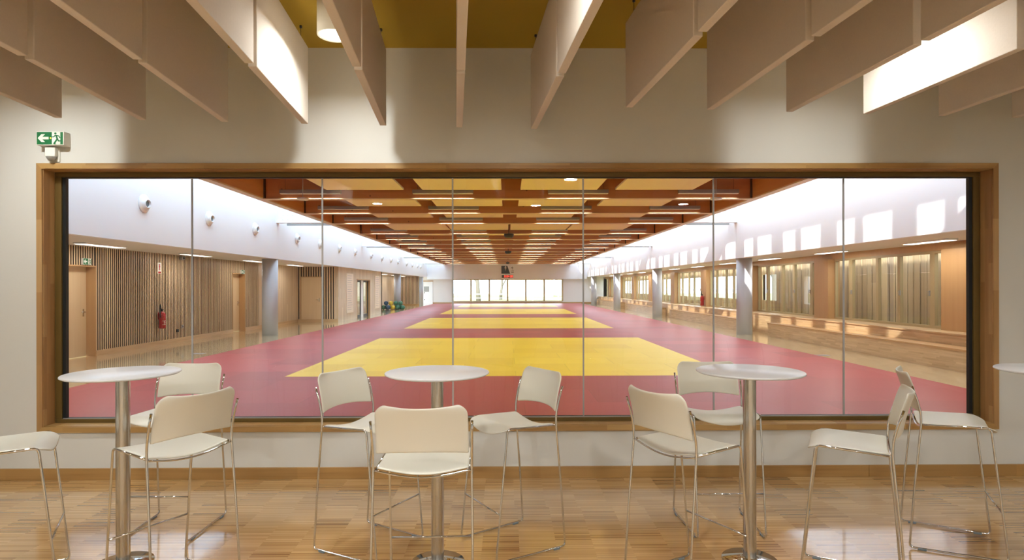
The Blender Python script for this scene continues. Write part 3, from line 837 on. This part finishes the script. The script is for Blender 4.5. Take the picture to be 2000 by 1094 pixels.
# balls by the far left
cl_ = [M['ballgreen'], M['ballyellow'], M['blue']]; nm_ = ['green', 'yellow', 'blue']
bp = MB().lathe([(max(.0001, .16*sin(pi*k/14)), -.16*cos(pi*k/14)) for k in range(15)], n=24)
spots = []
for i in range(5): spots.append((-8.72+.34*i, 42.2, .16))
for i in range(4): spots.append((-8.55+.34*i, 42.56, .16))
for i in range(4): spots.append((-8.55+.34*i, 42.30, .452))
for i, (x, y, z) in enumerate(spots):
    k = (i*2+i//4) % 3
    o = bp.build('exercise_ball', cl_[k]); o.location = (x, y, z)
    row = 'front row' if i < 5 else ('back row' if i < 9 else 'top row'); c = i if i < 5 else (i-5 if i < 9 else i-9)
    tag(o, '%s ball in the pile on the hall floor, %s, %s from left' % (nm_[k], row, ORD[c]), 'ball', 'exercise balls in a pile')

# ------------------------------------------------------------------ hall: right side, windows and benches
WXR = 9.5; SILL = .65; WTOP = 2.37; BKX = 8.83; BFX = 8.38
rb = MB(); rb.box(BKX, WXR+.1, HY0, HY1, 0, SILL-.03)
rb.box(BKX-.02, WXR+.1, HY0, HY1, SILL-.03, SILL, 0)
rb.box(WXR-.05, WXR+.15, HY0, HY1, WTOP, SOF, 1)
wins = []; y = 12.67-5.27
piers = []
while y < 55:
    wins.append((y, y+4.49)); y += 5.27
pv = HY0
for a, b in wins:
    rb.box(WXR-.22, WXR+.12, pv, a, SILL, WTOP, 1); pv = b
rb.box(WXR-.22, WXR+.12, pv, HY1, SILL, WTOP, 1)
struct(rb.build('wall_hall_right', [M['beech_y'], M['frame']]))
for i, (a, b) in enumerate(wins):
    t = empty('window_%d' % (i+3), (WXR, a, SILL)); struct(t)
    offs = [0, .53, 1.67, 2.51, 3.68, 4.49]
    fb = MB(); fb.box(-.03, .05, 0, 4.49, 0, .06).box(-.03, .05, 0, 4.49, WTOP-SILL-.06, WTOP-SILL)
    for j, q in enumerate(offs):
        wv = .05 if j not in (1, 4) else .075
        lo, hi = max(0, q-wv), min(4.49, q+wv)
        fb.box(-.03, .05, lo, hi, .06, WTOP-SILL-.06)
    fb.build('window_frame', M['olive'], t)
    for j in range(5):
        q0, q1 = offs[j]+.05, offs[j+1]-.05
        MB().add([(.02, q0, .06), (.02, q1, .06), (.02, q1, WTOP-SILL-.06), (.02, q0, WTOP-SILL-.06)], [(0, 1, 2, 3)]).build('pane', M['winglass'], t)
    for q in (.60, 1.60, 3.62): MB().box(-.05, -.03, q-.012, q+.012, .72, .84).tube([(-.045, q, .82), (-.075, q, .82), (-.075, q, .72)], .008, n=8).build('window_handle', M['bead'], t)
BN = [(6.2, 19.1), (21.5, 30.7), (33.0, 42.2), (44.4, 56.0)]
for i, (a, b) in enumerate(BN):
    t = empty('wall_bench', (BFX, a, 0)); tag(t, 'long timber bench along the right hall windows, %s from the glass' % ORD[i], 'bench', 'benches under the right windows')
    MB().box(0, BKX-BFX-.02, 0, b-a, 0, .385).build('bench_body', M['beech_y'], t)
    MB().box(-.012, BKX-BFX-.02, -.012, b-a+.012, .385, .42).build('bench_seat', M['frame'], t)
# boarded screen outside
ob = MB(); y = 6.0
while y < 55:
    wd = .19+random.random()*.03; xo = 10.15+random.random()*.03
    if y < 25.5 and not 22.3 < y < 23.6: ob.box(xo, xo+.04, y, y+wd, 0, SOF-.01)
    else: ob.box(xo, xo+.04, y, y+wd, 0, 1.05)
    if y > 25.5 or 22.3 < y < 23.6: ob.box(xo, xo+.04, y, y+wd, 2.05, SOF-.01)
    y += wd+.035
ob.box(10.24, 10.27, 6.0, 22.3, 0, SOF-.01, 1).box(10.24, 10.27, 23.6, 25.5, 0, SOF-.01, 1)  # unseen dark backing, added so the gaps between boards stay dark
tag(ob.build('board_screen', [M['board'], M['slatback']]), 'weathered vertical board screen outside the right hall windows', 'screen')
# ------------------------------------------------------------------ mats
MZ = .04
YS = [(10.38, 18.15), (22.28, 30.05), (34.15, 41.92), (46.0, 53.8)]
RX0, RX1, RY0, RY1 = -6.78, 6.95, 6.0, 56.3
YX0, YX1 = -3.86, 4.0
rm = MB(); pv = RY0
for a, b in YS:
    rm.box(RX0, RX1, pv, a, 0, MZ); rm.box(RX0, YX0, a, b, 0, MZ); rm.box(YX1, RX1, a, b, 0, MZ); pv = b
rm.box(RX0, RX1, pv, RY1, 0, MZ)
tag(rm.build('red_mat', M['red']), 'red judo mat surround covering the middle of the hall floor', 'mat')
for i, (a, b) in enumerate(YS):
    tag(MB().box(YX0, YX1, a, b, 0, MZ).build('yellow_mat', M['yellow']), 'yellow judo fighting area on the red mats, %s' % ['largest and nearest', 'second from the glass', 'third from the glass', 'farthest, by the end wall'][i], 'mat', 'yellow fighting areas')
# floor hatches
for px, py, lb in ((388, 691, 'small flush floor box on the parquet left of the mats'), (1606, 694, 'small flush floor box on the parquet right of the mats')):
    d = px_ray(px, py); k = EYE/-d.z
    o = MB().box(-.14, .14, -.1, .1, 0, .004).box(-.11, .11, -.07, .07, .004, .006).build('floor_box', M['grille']); o.location = (d.x*k, d.y*k, 0)
    tag(o, lb, 'floor box')

# ------------------------------------------------------------------ timber roof
EBL, EBR, RZ = -5.80, 5.90, 3.70
struct(MB().box(-5.98, 5.98, HY0, HY1, 4.42, 4.55).build('ceiling_hall', M['deck']))
for s, x0_, x1_ in (('left', EBL-.16, EBL), ('right', EBR, EBR+.16)):
    t = empty('edge_beam', ((x0_+x1_)/2, HY0, RZ)); tag(t, 'long timber edge beam along the %s side of the hall roof' % s, 'beam', 'timber roof edge beams')
    MB().box(-.08, .08, 0, HY1-HY0-.3, .03, .72).build('timber', M['glulam_y'], t)
    MB().box(-.11, .08, 0, HY1-HY0-.3, 0, .03).build('bottom_trim', M['acoustic'] if s == 'x' else M['door'], t) if s == 'left' else MB().box(-.08, .11, 0, HY1-HY0-.3, 0, .03).build('bottom_trim', M['door'], t)
BY = [5.7, 8.6, 11.5, 14.4, 17.25, 20.0, 23.8, 26.7, 29.6, 32.6, 36.0, 38.8, 41.7, 44.6, 48.5, 51.8, 54.7]
b0 = None
for i, y in enumerate(BY):
    if b0 is None:
        b0 = empty('roof_beam', (0, 0, 0))
        MB().box(EBL, EBR, -.09, .09, .02, .72).build('timber', M['glulam'], b0)
        MB().box(EBL, EBR, -.11, .11, 0, .02).build('bottom_trim', M['door'], b0)
        for x in (EBL+.01, EBR-.01): MB().box(x-.03, x+.03, -.13, .13, .02, .70).build('steel_plate', M['plate'], b0)
        o = b0
    else: o = copy_tree(b0)
    o.location = (0, y, RZ); tag(o, 'timber crossbeam of the hall roof, %s back from the glass wall' % ORD[i], 'beam', 'timber roof crossbeams')
CO = ['leftmost', 'second from left', 'third from left', 'rightmost']
PXS = [(-4.22, -2.41), (-1.98, -.12), (.32, 2.12), (2.55, 4.38)]
LXS = [(-5.35, -3.95), (-2.25, -.78), (.98, 2.42), (4.12, 5.5)]
def panel_mesh(wd, ln): return MB().box(-wd/2, wd/2, -ln/2, ln/2, 0, .045)
l0 = None; pcache = {}
for i in range(1, len(BY)):
    a, b = BY[i-1], BY[i]; ln = (b-a)-.75
    wide = (b-a) > 3.6
    for j in range(4):
        x0_, x1_ = PXS[j]
        if wide: x0_ -= .18; x1_ += .18
        zz = 3.87 if not wide else 3.83
        key = (j, round(ln, 2), wide)
        if key not in pcache:
            o = panel_mesh(x1_-x0_, ln).build('acoustic_panel', M['acoustic'], bevel=.003)
            
            for sx in (-.6, .6): MB().lathe([(.003, 0), (.003, 4.42-zz-.045)], (sx, 0, .045), n=6).build('hanger_wire', M['dark'], o)
            pcache[key] = o
        else: o = copy_tree(pcache[key])
        o.location = ((x0_+x1_)/2, (a+b)/2-.02, zz)
        tag(o, 'cream acoustic roof panel in the %s beam bay from the glass, %s' % (ORD[i-1], CO[j]), 'panel', 'acoustic panels between the roof beams')
    for j in range(4):
        x0_, x1_ = LXS[j]
        if l0 is None:
            l0 = empty('linear_light', (0, 0, 0))
            MB().box(-.72, .72, -.05, .05, .012, .10).build('housing', M['grille'], l0, bevel=.003)
            MB().box(-.71, .71, -.042, .042, 0, .012).build('louvre', M['white'], l0)
            for q in (-.6, .6): MB().tube([(q, 0, .10), (q, 0, .62)], .003, n=5).build('hanger_wire', M['dark'], l0)
            o = l0
        else: o = copy_tree(l0)
        o.location = ((x0_+x1_)/2, b-.22, 3.80)
        area('hall_fill_light', ((x0_+x1_)/2, b-.22, 3.795), 1.4, .08, 21, (.94, .98, 1), spread=R(125))  # fill light under each unlit fitting, added to brighten the hall
        tag(o, 'grey linear roof light in the %s beam bay from the glass, %s' % (ORD[i-1], CO[j]), 'lamp', 'linear lights below the roof panels')
k0 = None
for i in range(4):
    for s, x in (('left', -4.6), ('right', 4.75)):
        if k0 is None:
            k0 = empty('pendant_light', (0, 0, 0))
            MB().lathe([(0, 0), (.12, 0), (.135, .02), (.12, .045), (0, .05)], n=28).build('disc', M['white'], k0)
            MB().tube([(0, 0, .05), (0, 0, .86)], .008, n=8).build('rod', M['bead'], k0)
            o = k0
        else: o = copy_tree(k0)
        o.location = (x, 13.5+11.9*i, 3.56)
        tag(o, 'white disc fitting on a rod below the %s roof edge, %s from the glass' % (s, ORD[i]), 'fitting', 'disc fittings on rods')
for i, (y, w_) in enumerate(((23.4, .19), (34.6, .19), (50.0, .15))):
    t = empty('projector', (.08, y, 3.52)); tag(t, 'dark ceiling speaker box on the hall centre line, %s from the glass' % ORD[i], 'speaker', 'dark boxes on the centre line')
    MB().lathe([(0, 0), (w_*.7, 0), (w_, .06), (w_, .15), (0, .15)], n=24).build('housing', M['dark'], t)
    MB().tube([(0, 0, .15), (0, 0, .9)], .015, n=8).build('bracket', M['dark'], t)

# ------------------------------------------------------------------ portrait, calligraphy, timer on the end wall
EY = HY1-.28
def at_end(px, py): return on_y(px, py, EY-.02)
a, b = at_end(979.2, 519.2), at_end(996.3, 534.8)
cxp, czp, w_, h_ = (a[0]+b[0])/2, (a[2]+b[2])/2, b[0]-a[0], a[2]-b[2]
t = empty('portrait_print', (cxp, EY-.032, czp)); tag(t, 'dark portrait print of a white-haired person high on the end wall', 'portrait')
MB().prism([(-w_/2, -h_/2), (w_/2, -h_/2), (w_*.18, h_/2), (-w_/2, h_/2)], 0, .03).build('backdrop', M['suit'], t)
MB().prism([(-w_*.0+.11*w_*cos(2*pi*k/16)-.02, h_*.24+.17*h_*sin(2*pi*k/16)) for k in range(16)], -.004, 0).build('face', M['skin'], t)
MB().prism([(-w_*.10, h_*.26), (-w_*.12, h_*.36), (0, h_*.45), (w_*.08, h_*.42), (w_*.02, h_*.34), (-.06*w_, h_*.3)], -.007, -.004).build('hair', M['signwhite'], t)
MB().prism([(-w_*.07, h_*.08), (0, -h_*.2), (.03*w_, h_*.06)], -.004, 0).build('collar', M['bead'], t)
def strokes(name, segs, px, py, size, parent):
    c = at_end(px, py); m_ = MB()
    for (x0_, y0_, x1_, y1_, wd) in segs:
        p, q = Vector((x0_, y0_)), Vector((x1_, y1_)); d = (q-p).normalized(); nn = Vector((-d.y, d.x))*wd
        m_.prism([((u.x)*size+c[0]-parent.location.x, (u.y)*size+c[2]-parent.location.z) for u in (p-nn, q-nn*.5, q+nn*.5, p+nn)], -.004, 0)
    m_.build(name, M['ink'], parent)
t = empty('calligraphy', (at_end(1001, 524)[0], EY-.001, at_end(1001, 524)[2])); tag(t, 'two black brush characters beside the portrait on the end wall', 'calligraphy')
strokes('upper_character', [(-.4, .2, .4, .2, .07), (0, .5, 0, -.1, .06), (-.1, .2, -.45, -.2, .05), (.1, .2, .45, -.15, .06), (-.25, -.05, .2, -.12, .05), (.1, -.2, -.1, -.5, .06), (-.2, -.3, .3, -.3, .04)], 1000.5, 523.5, .26, t)
strokes('lower_character', [(-.4, .35, -.3, .1, .06), (-.35, 0, -.3, -.35, .05), (-.4, -.45, .5, -.5, .07), (-.1, .4, .4, .4, .05), (0, .25, 0, -.25, .05), (.3, .25, .3, -.25, .05), (0, 0, .3, 0, .04), (0, .25, .3, .25, .04), (0, -.25, .3, -.25, .04)], 1001, 530, .26, t)
a, b = at_end(980, 537), at_end(1002, 542.8)
t = empty('digital_timer', ((a[0]+b[0])/2, EY-.06, (a[2]+b[2])/2)); tag(t, 'dark digital timer with red digits below the portrait', 'timer')
w_, h_ = b[0]-a[0], a[2]-b[2]
MB().box(-w_/2, w_/2, 0, .06, -h_/2, h_/2).build('housing', M['suit'], t)
SEG = {'0': 'abcdef', '4': 'fgbc'}
g = MB()
def digit(ch, cx_, s):
    hw, hh, th = s*.26, s*.5, s*.06
    R_ = dict(a=(-hw, hw, hh-th, hh+th), g=(-hw, hw, -th, th), d=(-hw, hw, -hh-th, -hh+th), f=(-hw-th, -hw+th, 0, hh), b=(hw-th, hw+th, 0, hh), e=(-hw-th, -hw+th, -hh, 0), c=(hw-th, hw+th, -hh, 0))
    for q in SEG[ch]:
        x0_, x1_, z0_, z1_ = R_[q]; g.box(cx_+x0_, cx_+x1_, -.004, 0, z0_, z1_)
sz = h_*.62
for ch, cx_ in (('0', -.22), ('0', -.02), ('4', .10), ('0', .30), ('0', .42)): digit(ch, cx_*w_, sz)
g.box(-.13*w_-.01, -.13*w_+.01, -.004, 0, .04, .07).box(-.13*w_-.01, -.13*w_+.01, -.004, 0, -.07, -.04)
g.build('digits', M['led'], t)

# ------------------------------------------------------------------ outside
struct(MB().box(-120, 120, HY1+.3, 160, -.5, -.25).box(9.6, 120, HY0, HY1+.3, -.5, -.02).box(-120, -12.2, HY0, HY1+.3, -.5, -.25).build('floor_outside', M['grass']))
def tree(x, y, h, label, seed):
    rnd = random.Random(seed); m_ = MB()
    def grow(p, d, L, r, lev):
        n = 4; pts = [p]; rs = [r]; dd = d.copy()
        for k in range(n):
            dd = (dd+Vector((rnd.uniform(-.15, .15), rnd.uniform(-.15, .15), rnd.uniform(-.02, .12)))).normalized()
            pts.append(pts[-1]+dd*L/n); rs.append(r*(1-.45*(k+1)/n))
        m_.tube(pts, rs, n=7)
        if lev < 3:
            for k in range(4 if lev else 6):
                a = rnd.uniform(0, 2*pi); nd = (dd*.6+Vector((cos(a), sin(a), rnd.uniform(.1, .6)))*.7).normalized()
                grow(pts[rnd.choice((2, 3, 4))], nd, L*.6, r*.45, lev+1)
    t = empty('bare_tree', (x, y, -.25)); tag(t, label, 'tree', 'trees beyond the end windows')
    grow(Vector((0, 0, 0)), Vector((0, 0, 1)), h*.55, h*.035, 0)
    m_.build('trunk_and_branches', M['bark'], t)
tree(-3.6, 76, 9, 'bare tree beyond the end windows, seen in the second pane', 3)
tree(-.9, 88, 7, 'bare tree beyond the end windows, seen in the third pane', 5)
tree(13.5, 24, 7, 'bare tree outside the right side windows', 8)
tree(15, 33, 8, 'bare tree farther along outside the right windows', 11)
for x, y, wd, ht, lb, nwin in ((4.2, 112, 9, 4.2, 'pale house beyond the end windows, left of the other', 3), (14, 118, 8, 5.0, 'pale house beyond the end windows, at the right', 3), (-17, 105, 9, 4.4, 'pale house beyond the end windows, far left', 3)):
    t = empty('house', (x, y, -.25)); tag(t, lb, 'house', 'houses outside')
    MB().box(-wd/2, wd/2, 0, 6, 0, ht).build('walls', M['render'], t)
    MB().prism([(-wd/2-.3, ht), (wd/2+.3, ht), (wd/2-1.4, ht+2), (-wd/2+1.4, ht+2)], -.3, 6.3).build('roof', M['slate'], t)
    for k in range(nwin): MB().box(-wd/2+1+k*(wd-2)/(nwin-1)-.35, -wd/2+1+k*(wd-2)/(nwin-1)+.35, -.03, 0, 2.0, 3.0).build('window', M['shade'], t)
t = empty('garden_fence', (0, 70, -.25)); tag(t, 'low pale rail fence across the grass beyond the end windows', 'fence')
for k in range(12): MB().box(-18+k*3.0, -17.9+k*3.0, -.05, .05, 0, 1.1).build('post', M['render'], t)
MB().box(-18, 15.1, -.03, .03, .95, 1.05).box(-18, 15.1, -.03, .03, .5, .58).build('rails', M['render'], t)
